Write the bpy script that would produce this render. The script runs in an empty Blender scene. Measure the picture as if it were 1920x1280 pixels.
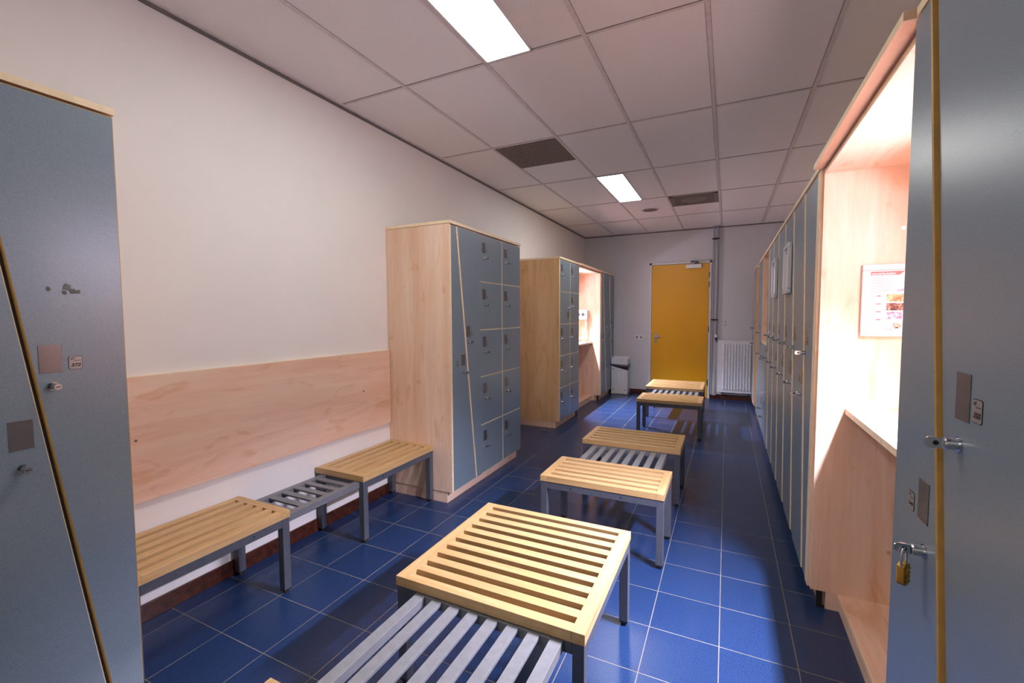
import bpy, bmesh, math, random
from mathutils import Vector, Matrix, Euler

# ------------------------------------------------------------------ camera, world, light
S = bpy.context.scene
S.view_settings.view_transform = 'Standard'
S.view_settings.look = 'None'
S.view_settings.gamma = 1
S.view_settings.use_curve_mapping = False
S.view_settings.exposure = 0.13
S.cycles.use_denoising = True
S.cycles.max_bounces = 10
S.cycles.diffuse_bounces = 6
S.cycles.sample_clamp_indirect = 8
COL = S.collection

F_PX, YAW, PITCH, ROLL, CAM_Z = 831.88, 0.4506, 0.0585, -0.0049, 1.4484
cam_data = bpy.data.cameras.new('camera')
cam = bpy.data.objects.new('camera', cam_data)
COL.objects.link(cam)
cam_data.sensor_fit = 'HORIZONTAL'
cam_data.sensor_width = 36
cam_data.lens = 36 * F_PX / 1920
cam_data.clip_start = 0.02
_cy, _sy, _cp, _sp = math.cos(YAW), math.sin(YAW), math.cos(PITCH), math.sin(PITCH)
_f = Vector((-_sy * _cp, _cy * _cp, -_sp)); _r = Vector((_cy, _sy, 0)); _u = _r.cross(_f)
_r2 = math.cos(ROLL) * _r + math.sin(ROLL) * _u
_u2 = -math.sin(ROLL) * _r + math.cos(ROLL) * _u
m = Matrix((_r2, _u2, -_f)).transposed().to_4x4()
m.translation = Vector((0, 0, CAM_Z))
cam.matrix_world = m
S.camera = cam

world = bpy.data.worlds.new('world')
S.world = world
world.use_nodes = True
world.node_tree.nodes['Background'].inputs[0].default_value = (0.8, 0.85, 1, 1)
world.node_tree.nodes['Background'].inputs[1].default_value = 0.0

PANEL_LIGHT = 21.0      # emission of the ceiling panels
NICHE_LIGHT = 220.0      # emission of the tubes in the two niches

NICHE_DOWN = 52.0       # watts of the area light added beside each tube, aimed down and out

XL, XR, YB, YF, H = -2.475, 0.95, 8.33, -2.6, 2.935

# ------------------------------------------------------------------ materials
def nt(name):
    m = bpy.data.materials.new(name); m.use_nodes = True
    t = m.node_tree; b = t.nodes['Principled BSDF']
    return m, t, b

def N(t, typ, **kw):
    n = t.nodes.new(typ)
    for k, v in kw.items(): setattr(n, k, v)
    return n

def ramp(t, fac, stops):
    r = N(t, 'ShaderNodeValToRGB')
    e = r.color_ramp.elements
    while len(e) < len(stops): e.new(0.5)
    for i, (p, c) in enumerate(stops):
        e[i].position = p; e[i].color = (*c, 1)
    t.links.new(fac, r.inputs[0]); return r.outputs[0]

def coords(t, scale=(1, 1, 1), obj=True):
    tc = N(t, 'ShaderNodeTexCoord'); mp = N(t, 'ShaderNodeMapping')
    mp.inputs['Scale'].default_value = scale
    t.links.new(tc.outputs['Object'], mp.inputs[0]); return mp.outputs[0]

def noise(t, vec, scale, detail=4, rough=0.5, dist=0):
    n = N(t, 'ShaderNodeTexNoise'); n.inputs['Scale'].default_value = scale
    n.inputs['Detail'].default_value = detail; n.inputs['Roughness'].default_value = rough
    n.inputs['Distortion'].default_value = dist
    t.links.new(vec, n.inputs['Vector']); return n.outputs[0]

def bump(t, b, fac, strength, dist=0.001):
    n = N(t, 'ShaderNodeBump'); n.inputs['Strength'].default_value = strength
    n.inputs['Distance'].default_value = dist
    t.links.new(fac, n.inputs['Height']); t.links.new(n.outputs[0], b.inputs['Normal'])

def mix(t, a, b_, fac, mode='MIX'):
    n = N(t, 'ShaderNodeMix', data_type='RGBA', blend_type=mode)
    for sock, v in ((n.inputs[0], fac), (n.inputs[6], a), (n.inputs[7], b_)):
        if isinstance(v, (int, float)): sock.default_value = v
        elif isinstance(v, tuple): sock.default_value = (*v, 1)
        else: t.links.new(v, sock)
    return n.outputs[2]

def plain(name, c, rough=0.5, metal=0.0, noise_amt=0.06, spec=0.5):
    m, t, b = nt(name)
    n = noise(t, coords(t), 35, 3)
    lo = tuple(x * (1 - noise_amt) for x in c); hi = tuple(min(1, x * (1 + noise_amt)) for x in c)
    t.links.new(ramp(t, n, [(0.35, lo), (0.65, hi)]), b.inputs['Base Color'])
    b.inputs['Roughness'].default_value = rough; b.inputs['Metallic'].default_value = metal
    b.inputs['Specular IOR Level'].default_value = spec
    return m

def laminate_wood(name, axis, light, mid, dark, rough=0.42):
    """maple print: long soft flames along one axis"""
    m, t, b = nt(name)
    s = [9, 9, 9]; s['xyz'.index(axis)] = 0.75
    s2 = [90, 90, 90]; s2['xyz'.index(axis)] = 5
    s3 = [5, 5, 5]; s3['xyz'.index(axis)] = 2.2
    a = noise(t, coords(t, tuple(s)), 1.0, 5, 0.6, 0.6)
    c1 = ramp(t, a, [(0.30, dark), (0.48, mid), (0.68, light)])
    fi = noise(t, coords(t, tuple(s2)), 1.0, 3, 0.7)
    c2 = ramp(t, fi, [(0.3, (0.93, 0.92, 0.91)), (0.7, (1.0, 1.0, 1.0))])
    kn = noise(t, coords(t, tuple(s3)), 1.6, 2, 0.5, 1.2)
    c3 = ramp(t, kn, [(0.60, (1, 1, 1)), (0.70, (0.90, 0.80, 0.70)), (0.76, (0.96, 0.92, 0.88))])
    o = mix(t, mix(t, c1, c2, 1.0, 'MULTIPLY'), c3, 1.0, 'MULTIPLY')
    t.links.new(o, b.inputs['Base Color'])
    b.inputs['Roughness'].default_value = rough
    b.inputs['Specular IOR Level'].default_value = 0.35
    return m

def beech(name, axis):
    m, t, b = nt(name)
    s = [60, 60, 60]; s['xyz'.index(axis)] = 3
    s2 = [400, 400, 400]; s2['xyz'.index(axis)] = 30
    s3 = [16, 16, 16]; s3['xyz'.index(axis)] = 0.8
    a = noise(t, coords(t, tuple(s)), 1.0, 4, 0.6, 0.3)
    c = ramp(t, a, [(0.3, (0.50, 0.31, 0.125)), (0.7, (0.65, 0.435, 0.205))])
    fl = noise(t, coords(t, tuple(s2)), 1.0, 2, 0.6)
    c2 = ramp(t, fl, [(0.28, (0.80, 0.74, 0.66)), (0.42, (1, 1, 1))])
    pl = noise(t, coords(t, tuple(s3)), 1.0, 2)
    c3 = ramp(t, pl, [(0.35, (0.88, 0.86, 0.82)), (0.65, (1, 1, 1))])
    t.links.new(mix(t, mix(t, c, c2, 1.0, 'MULTIPLY'), c3, 1.0, 'MULTIPLY'), b.inputs['Base Color'])
    b.inputs['Roughness'].default_value = 0.38
    bump(t, b, fl, 0.12, 0.0006)
    return m

M = {}
M['maple_z'] = laminate_wood('maple laminate upright', 'z', (0.84, 0.66, 0.51), (0.80, 0.57, 0.41), (0.73, 0.48, 0.32))
M['maple_warm'] = laminate_wood('yellower maple laminate', 'z', (0.76, 0.53, 0.30), (0.69, 0.44, 0.22), (0.58, 0.34, 0.15))  # maple print in a deeper, yellower tone
M['maple_y'] = laminate_wood('maple laminate lengthwise', 'y', (0.84, 0.64, 0.50), (0.80, 0.55, 0.41), (0.73, 0.47, 0.33))
M['cream'] = plain('cream edge band', (0.84, 0.69, 0.46), 0.45)
M['gold_edge'] = plain('ochre door edge', (0.50, 0.30, 0.085), 0.4)
M['beech_x'] = beech('beech slats across', 'x')
M['beech_y'] = beech('beech slats lengthwise', 'y')

def blue_laminate():
    m, t, b = nt('speckled blue laminate')
    v = coords(t)
    n1 = noise(t, v, 420, 2, 0.8)
    c1 = ramp(t, n1, [(0.30, (0.122, 0.170, 0.212)), (0.5, (0.168, 0.228, 0.276)), (0.72, (0.225, 0.288, 0.335))])
    n2 = noise(t, v, 170, 3, 0.8)
    c2 = ramp(t, n2, [(0.27, (0.72, 0.74, 0.76)), (0.42, (1, 1, 1))])
    t.links.new(mix(t, c1, c2, 1.0, 'MULTIPLY'), b.inputs['Base Color'])
    b.inputs['Roughness'].default_value = 0.33
    b.inputs['Specular IOR Level'].default_value = 1.0
    bump(t, b, n2, 0.10, 0.0004)
    return m
M['blue'] = blue_laminate()

def floor_tiles():
    m, t, b = nt('blue floor tiles')
    tc = N(t, 'ShaderNodeTexCoord'); sx = N(t, 'ShaderNodeSeparateXYZ')
    t.links.new(tc.outputs['Object'], sx.inputs[0])
    P = 0.2945
    def edge(out, off):
        a = N(t, 'ShaderNodeMath', operation='SUBTRACT'); a.inputs[1].default_value = off; t.links.new(out, a.inputs[0])
        d = N(t, 'ShaderNodeMath', operation='DIVIDE'); d.inputs[1].default_value = P; t.links.new(a.outputs[0], d.inputs[0])
        f = N(t, 'ShaderNodeMath', operation='FRACT'); t.links.new(d.outputs[0], f.inputs[0])
        s = N(t, 'ShaderNodeMath', operation='SUBTRACT'); s.inputs[1].default_value = 0.5; t.links.new(f.outputs[0], s.inputs[0])
        ab = N(t, 'ShaderNodeMath', operation='ABSOLUTE'); t.links.new(s.outputs[0], ab.inputs[0])
        fl = N(t, 'ShaderNodeMath', operation='FLOOR'); t.links.new(d.outputs[0], fl.inputs[0])
        return ab.outputs[0], fl.outputs[0]
    ex, ix = edge(sx.outputs[0], -0.0006); ey, iy = edge(sx.outputs[1], 2.0622)
    mx = N(t, 'ShaderNodeMath', operation='MAXIMUM'); t.links.new(ex, mx.inputs[0]); t.links.new(ey, mx.inputs[1])
    g = N(t, 'ShaderNodeMapRange'); g.inputs[1].default_value = 0.4925; g.inputs[2].default_value = 0.4950
    t.links.new(mx.outputs[0], g.inputs[0])
    cb = N(t, 'ShaderNodeCombineXYZ'); t.links.new(ix, cb.inputs[0]); t.links.new(iy, cb.inputs[1])
    wn = N(t, 'ShaderNodeTexWhiteNoise'); t.links.new(cb.outputs[0], wn.inputs['Vector'])
    tint = ramp(t, wn.outputs[0], [(0, (0.86, 0.86, 0.88)), (1, (1, 1, 1))])
    sp = noise(t, tc.outputs['Object'], 240, 2, 0.8)
    c = ramp(t, sp, [(0.32, (0.005, 0.017, 0.056)), (0.52, (0.009, 0.029, 0.094)), (0.66, (0.035, 0.08, 0.20)), (0.76, (0.11, 0.18, 0.38))])
    c = mix(t, c, tint, 1.0, 'MULTIPLY')
    gn = noise(t, tc.outputs['Object'], 6, 3)
    gc = ramp(t, gn, [(0.3, (0.13, 0.118, 0.09)), (0.7, (0.23, 0.21, 0.17))])
    t.links.new(mix(t, c, gc, g.outputs[0]), b.inputs['Base Color'])
    rr = N(t, 'ShaderNodeMapRange'); rr.inputs[3].default_value = 0.30; rr.inputs[4].default_value = 0.8
    t.links.new(g.outputs[0], rr.inputs[0]); t.links.new(rr.outputs[0], b.inputs['Roughness'])
    inv = N(t, 'ShaderNodeMath', operation='SUBTRACT'); inv.inputs[0].default_value = 1; t.links.new(g.outputs[0], inv.inputs[1])
    ad = N(t, 'ShaderNodeMath', operation='MULTIPLY_ADD'); t.links.new(sp, ad.inputs[0]); ad.inputs[1].default_value = 0.25
    t.links.new(inv.outputs[0], ad.inputs[2])
    bump(t, b, ad.outputs[0], 0.35, 0.001)
    return m
M['floor'] = floor_tiles()

def wall_paint(name, c, rough=0.7):
    m, t, b = nt(name)
    v = coords(t)
    n = noise(t, v, 2.2, 4, 0.6)
    t.links.new(ramp(t, n, [(0.3, tuple(x * 0.965 for x in c)), (0.7, c)]), b.inputs['Base Color'])
    b.inputs['Roughness'].default_value = rough
    bump(t, b, noise(t, v, 160, 3), 0.08, 0.0008)
    return m
M['wall'] = wall_paint('white wall paint', (0.80, 0.775, 0.745))
M['wall_far'] = wall_paint('shade tinted wall paint', (0.60, 0.62, 0.645))  # white wall, with the far end's bluish shade put into its colour

def ceiling_mat():
    m, t, b = nt('mineral ceiling tile')
    v = coords(t)
    n1 = noise(t, v, 230, 3, 0.85)
    c1 = ramp(t, n1, [(0.28, (0.52, 0.51, 0.505)), (0.44, (0.83, 0.83, 0.82)), (0.7, (0.89, 0.885, 0.875))])
    t.links.new(c1, b.inputs['Base Color'])
    b.inputs['Roughness'].default_value = 0.9
    b.inputs['Specular IOR Level'].default_value = 0.1
    bump(t, b, n1, 0.3, 0.001)
    return m
M['ceiling'] = ceiling_mat()
M['ceiling_bar'] = plain('ceiling bar', (0.66, 0.63, 0.61), 0.55)
M['joint'] = plain('dark joint and shadow line', (0.16, 0.145, 0.14), 0.8)  # for joints and carcasses, and the shadow strip below the ceiling edge
M['skirt'] = plain('dark red brown skirting tile', (0.060, 0.016, 0.008), 0.3, noise_amt=0.4)
M['yellow'] = wall_paint('yellow door paint', (0.68, 0.34, 0.002), 0.35)
M['door_frame'] = plain('pale grey frame paint', (0.62, 0.62, 0.63), 0.4)
M['metal_grey'] = plain('grey painted steel', (0.075, 0.082, 0.10), 0.38, 0.0)
M['rack_dark'] = plain('mid grey painted steel', (0.15, 0.155, 0.17), 0.36)
M['rack_grey'] = plain('light grey painted steel', (0.20, 0.206, 0.212), 0.4, 0.0)
M['chrome'] = plain('chrome', (0.62, 0.62, 0.63), 0.17, 1.0, 0.02)
M['steel'] = plain('brushed steel plate', (0.20, 0.19, 0.195), 0.25, 0.7, 0.03)
M['brass_plate'] = plain('brass plate', (0.42, 0.31, 0.13), 0.3, 0.8, 0.05)
M['brass'] = plain('worn brass', (0.46, 0.29, 0.06), 0.32, 1.0, 0.25)
M['tag'] = plain('silver tag', (0.36, 0.33, 0.32), 0.35, 0.4, 0.03)
M['black'] = plain('black plastic', (0.012, 0.012, 0.013), 0.45)
M['ink'] = plain('black ink', (0.008, 0.008, 0.008), 0.6)
M['white_paint'] = plain('white enamel', (0.74, 0.76, 0.78), 0.3)
M['white_plastic'] = plain('white plastic', (0.80, 0.80, 0.80), 0.35)
M['pipe'] = plain('grey pipe paint', (0.33, 0.34, 0.35), 0.35)
M['vent'] = plain('dusty brown vent', (0.15, 0.125, 0.105), 0.7, noise_amt=0.2)
M['vent_pale'] = plain('dusty grille', (0.21, 0.19, 0.175), 0.7, noise_amt=0.1)
M['speaker'] = plain('grey perforated metal', (0.16, 0.15, 0.145), 0.5)
M['bag'] = plain('black bin bag film', (0.03, 0.028, 0.03), 0.3, noise_amt=0.4)
M['frame_silver'] = plain('silver snap frame', (0.62, 0.63, 0.66), 0.3, 0.3, 0.02)
M['paper'] = plain('white poster paper', (0.80, 0.78, 0.78), 0.25, noise_amt=0.01)
M['poster_red'] = plain('red print', (0.72, 0.12, 0.10), 0.4)
M['poster_grey'] = plain('grey print', (0.42, 0.37, 0.39), 0.5)
M['poster_pale'] = plain('pale pink print', (0.74, 0.48, 0.46), 0.5)
M['mark'] = plain('glue residue', (0.16, 0.155, 0.14), 0.6, noise_amt=0.3)

def photo_mat(name, cols, scale):
    m, t, b = nt(name)
    n = noise(t, coords(t), scale, 4, 0.7, 1.0)
    k = len(cols)
    t.links.new(ramp(t, n, [(0.3 + 0.42 * i / (k - 1), c) for i, c in enumerate(cols)]), b.inputs['Base Color'])
    b.inputs['Roughness'].default_value = 0.4
    return m
M['photo_a'] = photo_mat('print of exercisers', [(0.06, 0.03, 0.02), (0.45, 0.16, 0.06), (0.7, 0.55, 0.3), (0.75, 0.7, 0.66)], 55)
M['photo_b'] = photo_mat('dark print of exercisers', [(0.04, 0.012, 0.01), (0.12, 0.03, 0.02), (0.5, 0.3, 0.22), (0.8, 0.75, 0.7)], 55)
M['photo_c'] = photo_mat('violet print of exercisers', [(0.08, 0.04, 0.10), (0.42, 0.25, 0.35), (0.7, 0.62, 0.68), (0.8, 0.78, 0.78)], 55)
M['photo_d'] = photo_mat('print of a group', [(0.05, 0.02, 0.02), (0.6, 0.14, 0.08), (0.75, 0.55, 0.45), (0.1, 0.05, 0.05)], 60)

def emis(name, col, strength):
    m, t, b = nt(name)
    b.inputs['Base Color'].default_value = (0.9, 0.9, 0.9, 1)
    b.inputs['Emission Color'].default_value = (*col, 1)
    b.inputs['Emission Strength'].default_value = strength
    return m
M['panel_glow'] = emis('lit diffuser', (1.0, 0.99, 0.955), PANEL_LIGHT)
M['tube_glow'] = emis('lit tube', (0.82, 0.77, 1.0), NICHE_LIGHT)

# ------------------------------------------------------------------ mesh helpers
class MB:
    def __init__(s): s.v, s.f, s.mi = [], [], []
    def add(s, vs, fs, mi=0):
        o = len(s.v); s.v += [tuple(v) for v in vs]
        for i, f in enumerate(fs):
            s.f.append(tuple(o + k for k in f)); s.mi.append(mi[i] if isinstance(mi, (list, tuple)) else mi)
        return s
    def box(s, x0, x1, y0, y1, z0, z1, mi=0):
        x0, x1 = sorted((x0, x1)); y0, y1 = sorted((y0, y1)); z0, z1 = sorted((z0, z1))
        v = [(x0,y0,z0),(x1,y0,z0),(x1,y1,z0),(x0,y1,z0),(x0,y0,z1),(x1,y0,z1),(x1,y1,z1),(x0,y1,z1)]
        # faces: bottom, top, -y, +x, +y, -x
        return s.add(v, [(0,3,2,1),(4,5,6,7),(0,1,5,4),(1,2,6,5),(2,3,7,6),(3,0,4,7)], mi)
    def prism(s, pts, d, mi=0, side_mi=None):
        """closed 3-D polygon extruded by vector d (front face = shifted one)"""
        n = len(pts); d = Vector(d)
        a = [Vector(p) for p in pts]; b = [p + d for p in a]
        nrm = Vector((0, 0, 0))
        for i in range(n): nrm += a[i].cross(a[(i + 1) % n])
        flip = nrm.dot(d) < 0
        if flip: a = a[::-1]; b = b[::-1]
        fs = [tuple(range(n - 1, -1, -1)), tuple(range(n, 2 * n))]
        ms = [mi, mi]
        for i in range(n):
            j = (i + 1) % n
            fs.append((i, j, n + j, n + i)); ms.append(mi if side_mi is None else side_mi)
        return s.add(a + b, fs, ms)
    def cyl(s, p0, p1, r0, r1=None, seg=16, mi=0, caps=True):
        r1 = r0 if r1 is None else r1
        p0, p1 = Vector(p0), Vector(p1); ax = (p1 - p0).normalized()
        t = Vector((0, 0, 1)) if abs(ax.z) < 0.9 else Vector((1, 0, 0))
        u = ax.cross(t).normalized(); w = ax.cross(u)
        vs = []
        for p, r in ((p0, r0), (p1, r1)):
            for k in range(seg):
                a = 2 * math.pi * k / seg
                vs.append(p + r * (math.cos(a) * u + math.sin(a) * w))
        fs = [(k, seg + k, seg + (k + 1) % seg, (k + 1) % seg) for k in range(seg)]
        if caps: fs += [tuple(range(seg)), tuple(range(2 * seg - 1, seg - 1, -1))]
        return s.add(vs, [tuple(reversed(f)) for f in fs][::1], mi)
    def tube(s, pts, r, seg=10, mi=0):
        pts = [Vector(p) for p in pts]; rings = []
        up = None
        for i, p in enumerate(pts):
            d = (pts[min(i + 1, len(pts) - 1)] - pts[max(i - 1, 0)]).normalized()
            if up is None:
                up = Vector((0, 0, 1)) if abs(d.z) < 0.9 else Vector((1, 0, 0))
            u = d.cross(up).normalized(); up = up - up.dot(d) * d if (up - up.dot(d) * d).length > 0.2 else u
            u = d.cross(up.normalized()).normalized(); w = d.cross(u)
            rr = r[i] if isinstance(r, (list, tuple)) else r
            rings.append([p + rr * (math.cos(2 * math.pi * k / seg) * u + math.sin(2 * math.pi * k / seg) * w) for k in range(seg)])
        vs = [v for g in rings for v in g]; fs = []
        for i in range(len(rings) - 1):
            for k in range(seg):
                a, b = i * seg + k, i * seg + (k + 1) % seg
                fs.append((a, a + seg, b + seg, b))
        fs += [tuple(range(seg)), tuple(range(len(vs) - 1, len(vs) - seg - 1, -1))]
        return s.add(vs, fs, mi)
    def mesh(s, name, origin=(0, 0, 0)):
        me = bpy.data.meshes.new(name); o = Vector(origin)
        me.from_pydata([tuple(Vector(v) - o) for v in s.v], [], s.f)
        for p, k in zip(me.polygons, s.mi): p.material_index = k
        bm = bmesh.new(); bm.from_mesh(me); bmesh.ops.recalc_face_normals(bm, faces=bm.faces); bm.to_mesh(me); bm.free()
        return me

def wloc(o):
    p = Vector(o.location)
    while o.parent: o = o.parent; p += Vector(o.location)
    return p

def obj(name, mb, mats, parent=None, label=None, bevel=0, smooth=False, origin=None):
    """one mesh object; mb is in world coordinates"""
    mats = mats if isinstance(mats, (list, tuple)) else [mats]
    base = wloc(parent) if parent else Vector((0, 0, 0))
    org = Vector(origin) if origin is not None else base
    me = mb.mesh(name, org)
    for k in mats: me.materials.append(M[k] if isinstance(k, str) else k)
    o = bpy.data.objects.new(name, me); COL.objects.link(o)
    if parent: o.parent = parent
    o.location = org - base
    if label: o['label'] = label
    if smooth:
        for p in me.polygons: p.use_smooth = True
        me.set_sharp_from_angle(angle=math.radians(40))
    if bevel:
        b = o.modifiers.new('edge', 'BEVEL'); b.width = bevel; b.segments = 2; b.limit_method = 'ANGLE'
        b.angle_limit = math.radians(50)
    return o

def thing(name, label, cat, loc, group=None):
    o = bpy.data.objects.new(name, None); COL.objects.link(o)
    o.location = loc; o.empty_display_size = 0.1
    o['label'] = label; o['category'] = cat
    if group: o['group'] = group
    return o

def tag(o, label, cat, group=None):
    o['label'] = label; o['category'] = cat
    if group: o['group'] = group
    return o

def struct(name, mb, mats, parent=None, **kw):
    o = obj(name, mb, mats, parent, **kw); o['kind'] = 'structure'; return o

_text_cache = {}
def text_into(mb, txt, size, origin, udir, vdir, mi=0, shear=0.0, depth=0.0004, bold=0.0, width=None):
    """flat lettering turned into mesh; centred on origin; udir = reading direction, vdir = up"""
    key = (txt, shear, bold)
    if key not in _text_cache:
        cu = bpy.data.curves.new('t', 'FONT'); cu.body = txt; cu.size = 1; cu.shear = shear
        cu.offset = bold; cu.align_x = 'LEFT'; cu.resolution_u = 3
        tmp = bpy.data.objects.new('t', cu); COL.objects.link(tmp)
        dg = bpy.context.evaluated_depsgraph_get(); me = bpy.data.meshes.new_from_object(tmp.evaluated_get(dg))
        vs = [tuple(v.co[:2]) for v in me.vertices]; fs = [tuple(p.vertices) for p in me.polygons]
        COL.objects.unlink(tmp); bpy.data.objects.remove(tmp); bpy.data.curves.remove(cu); bpy.data.meshes.remove(me)
        _text_cache[key] = (vs, fs)
    vs, fs = _text_cache[key]
    xs = [v[0] for v in vs]; ys = [v[1] for v in vs]
    cx, cyy = (min(xs) + max(xs)) / 2, (min(ys) + max(ys)) / 2
    sy = size / (max(ys) - min(ys)); sx = sy if width is None else width / (max(xs) - min(xs))
    o, u, v = Vector(origin), Vector(udir), Vector(vdir)
    mb.add([o + u * ((a - cx) * sx) + v * ((b - cyy) * sy) for a, b in vs], fs, mi)

# ------------------------------------------------------------------ room shell
struct('floor', MB().box(XL - .1, XR + .1, YF - .1, YB + .1, -0.1, 0), 'floor')
struct('wall_left', MB().box(XL - .1, XL, YF - .1, YB + .1, 0, H + .1), 'wall')
struct('wall_right', MB().box(XR, XR + .1, YF - .1, YB + .1, 0, H + .1), 'wall')
struct('wall_back', MB().box(XL, XR, YB, YB + .1, 0, H + .1), 'wall_far')
struct('wall_front', MB().box(XL, XR, YF - .1, YF, 0, H + .1), 'wall')
struct('ceiling', MB().box(XL - .1, XR + .1, YF - .1, YB + .1, H, H + .1), 'ceiling')

XA, Y0 = -0.114, 2.3787          # ceiling grid phase; bays 0.6 x 1.2
g = MB()
bars = [XA + .6 * k for k in range(-3, 2)]
for x in bars: g.box(x - .011, x + .011, YF, YB, H - .006, H)
for k in range(-4, 6):
    y = Y0 + 1.2 * k
    if YF < y < YB: g.box(XL, XR, y - .009, y + .009, H - .0045, H)
struct('trim_1', g, 'ceiling_bar')
g = MB()
for x in bars:
    g.box(x - .0135, x - .011, YF, YB, H - .0015, H); g.box(x + .011, x + .0125, YF, YB, H - .0015, H)
for k in range(-4, 6):
    y = Y0 + 1.2 * k
    if YF < y < YB: g.box(XL, XR, y - .013, y - .009, H - .0015, H)
struct('trim_2', g, 'joint')
g = MB()
g.box(XL, XL + .022, YF, YB, H - .012, H); g.box(XL, XR, YB - .022, YB, H - .012, H)
struct('trim_3', g, 'ceiling_bar')
g = MB()
g.box(XL, XL + .008, YF, YB, H - .03, H - .012); g.box(XL, XR, YB - .008, YB, H - .03, H - .012)
struct('trim_shadow_line', g, 'joint')  # dark strip standing in for the shadow line under the ceiling angle
struct('baseboard_left', MB().box(XL, XL + .012, YF, YB, 0, .085), 'skirt', bevel=.002)
g = MB().box(XL + .012, -1.27, YB - .012, YB, 0, .085); g.box(-.235, XR, YB - .012, YB, 0, .085)
struct('baseboard_back', g, 'skirt', bevel=.002)

# yellow door with frame, handle, hinges, closer
dr = thing('door_1', 'yellow flush door in the far wall with grey frame', 'door', (-0.755, YB, 0))
del dr['category']; del dr['label']; dr['kind'] = 'structure'
dx0, dx1, dz1 = -1.222, -0.285, 2.325
g = MB().box(dx0 - .04, dx0 - .004, YB - .03, YB, 0, dz1 + .045).box(dx1 + .004, dx1 + .04, YB - .03, YB, 0, dz1 + .045).box(dx0 - .04, dx1 + .04, YB - .03, YB, dz1 + .005, dz1 + .045)
struct('door_frame', g, 'door_frame', dr, bevel=.003)
struct('door_leaf', MB().box(dx0, dx1, YB - .025, YB, .012, dz1), 'yellow', dr, bevel=.002)
g = MB().box(dx0 + .055, dx0 + .095, YB - .034, YB - .025, .95, 1.13)
g.cyl((dx0 + .075, YB - .03, 1.065), (dx0 + .075, YB - .075, 1.065), .009)
g.tube([(dx0 + .075, YB - .072, 1.065), (dx0 + .10, YB - .078, 1.065), (dx0 + .19, YB - .078, 1.063)], .009)
g.cyl((dx0 + .075, YB - .034, .99), (dx0 + .075, YB - .038, .99), .009)
struct('door_handle', g, 'chrome', dr, smooth=True)
for z in (2.12, 1.96, 1.20, .28):
    struct('hinge', MB().cyl((dx1 + .002, YB - .032, z - .05), (dx1 + .002, YB - .032, z + .05), .009), 'steel', dr, smooth=True)
t = thing('door_closer', 'white door closer with steel arm on top of the yellow door', 'door closer', (-.53, YB - .025, 2.24))
obj('closer_body', MB().box(-.655, -.405, YB - .07, YB - .0255, 2.245, 2.312), 'white_plastic', t, bevel=.006)
g = MB().cyl((-.50, YB - .05, 2.312), (-.50, YB - .05, 2.335), .014)
g.tube([(-.50, YB - .05, 2.335), (-.47, YB - .10, 2.338), (-.445, YB - .14, 2.338)], .008)
g.tube([(-.445, YB - .14, 2.338), (-.49, YB - .09, 2.355), (-.55, YB - .035, 2.36)], .008)
g.box(-.58, -.52, YB - .045, YB - .0305, 2.345, 2.372)
obj('closer_arm', g, 'metal_grey', t, smooth=True)

# heating pipes
g = MB()
for x in (-.218, -.160):
    zb = .10 if x < -.2 else 1.10
    g.cyl((x, YB - .05, zb), (x, YB - .05, H), .013, seg=14)
    g.cyl((x, YB - .05, H - .016), (x, YB - .05, H - .0001), .028, seg=18)
g.tube([(-.218, YB - .05, .10), (-.214, YB - .05, .085), (-.19, YB - .05, .078), (-.145, YB - .05, .078)], .012)
pp = thing('heating_pipes', 'pair of grey heating pipes running up the far wall beside the yellow door', 'pipe', (-.19, YB - .05, 0))
obj('pipe_pair', g, 'pipe', pp, smooth=True)
for z in (2.72, 1.36):
    g = MB().box(-.245, -.135, YB - .066, YB - .035, z - .012, z + .012); g.box(-.20, -.178, YB - .04, YB - .0005, z - .012, z + .012)
    obj('pipe_clamp', g, 'black', pp, bevel=.002)

# radiator
ra = thing('radiator', 'white ribbed panel radiator on the far wall right of the yellow door', 'radiator', (.14, YB - .07, .13))
x0, x1, z0, z1 = -.128, .41, .135, 1.005
g = MB().box(x0, x1, YB - .085, YB - .04, z0, z1)
n = 10; w = (x1 - x0 - .10) / n
for k in range(n):
    a = x0 + .075 + k * w
    g.prism([(a + .005, YB - .085, z0 + .05), (a + .014, YB - .102, z0 + .05), (a + w - .014, YB - .102, z0 + .05), (a + w - .005, YB - .085, z0 + .05)], (0, 0, z1 - z0 - .10))
obj('panel', g, 'white_paint', ra, bevel=.003)
obj('top_grille', MB().box(x0, x1, YB - .09, YB - .03, z1, z1 + .012), 'white_paint', ra, bevel=.002)
g = MB().cyl((-.16, YB - .05, 1.10), (-.16, YB - .05, 1.03), .017).cyl((-.16, YB - .05, 1.04), (-.145, YB - .06, .99), .012)
obj('valve', g, 'black', pp, smooth=True)
g = MB().cyl((-.16, YB - .055, 1.10), (-.16, YB - .075, 1.06), .022, .02)
obj('thermostat_knob', g, 'white_plastic', pp, smooth=True)
for x in (.345, -.04): obj('bracket', MB().box(x, x + .015, YB - .06, YB - .0125, .10, .16), 'black', ra)

# socket, wall holes
so = thing('wall_socket', 'double white power socket on the far wall left of the yellow door', 'socket', (-1.44, YB, 1.04))
obj('cover_plate', MB().box(-1.515, -1.365, YB - .012, YB, 1.003, 1.078), 'white_plastic', so, bevel=.003)
for x in (-1.477, -1.403):
    g = MB().cyl((x, YB - .0122, 1.04), (x, YB - .0135, 1.04), .022, seg=20)
    obj('socket_well', g, 'vent_pale', so)
g = MB()
for dx in (0, -.05):
    for dz in (0, .052): g.cyl((-.02 + dx, YB - .002, 1.275 + dz), (-.02 + dx, YB, 1.275 + dz), .009 if dx == 0 else .005, seg=10)
struct('trim_5', g, 'black')

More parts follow.
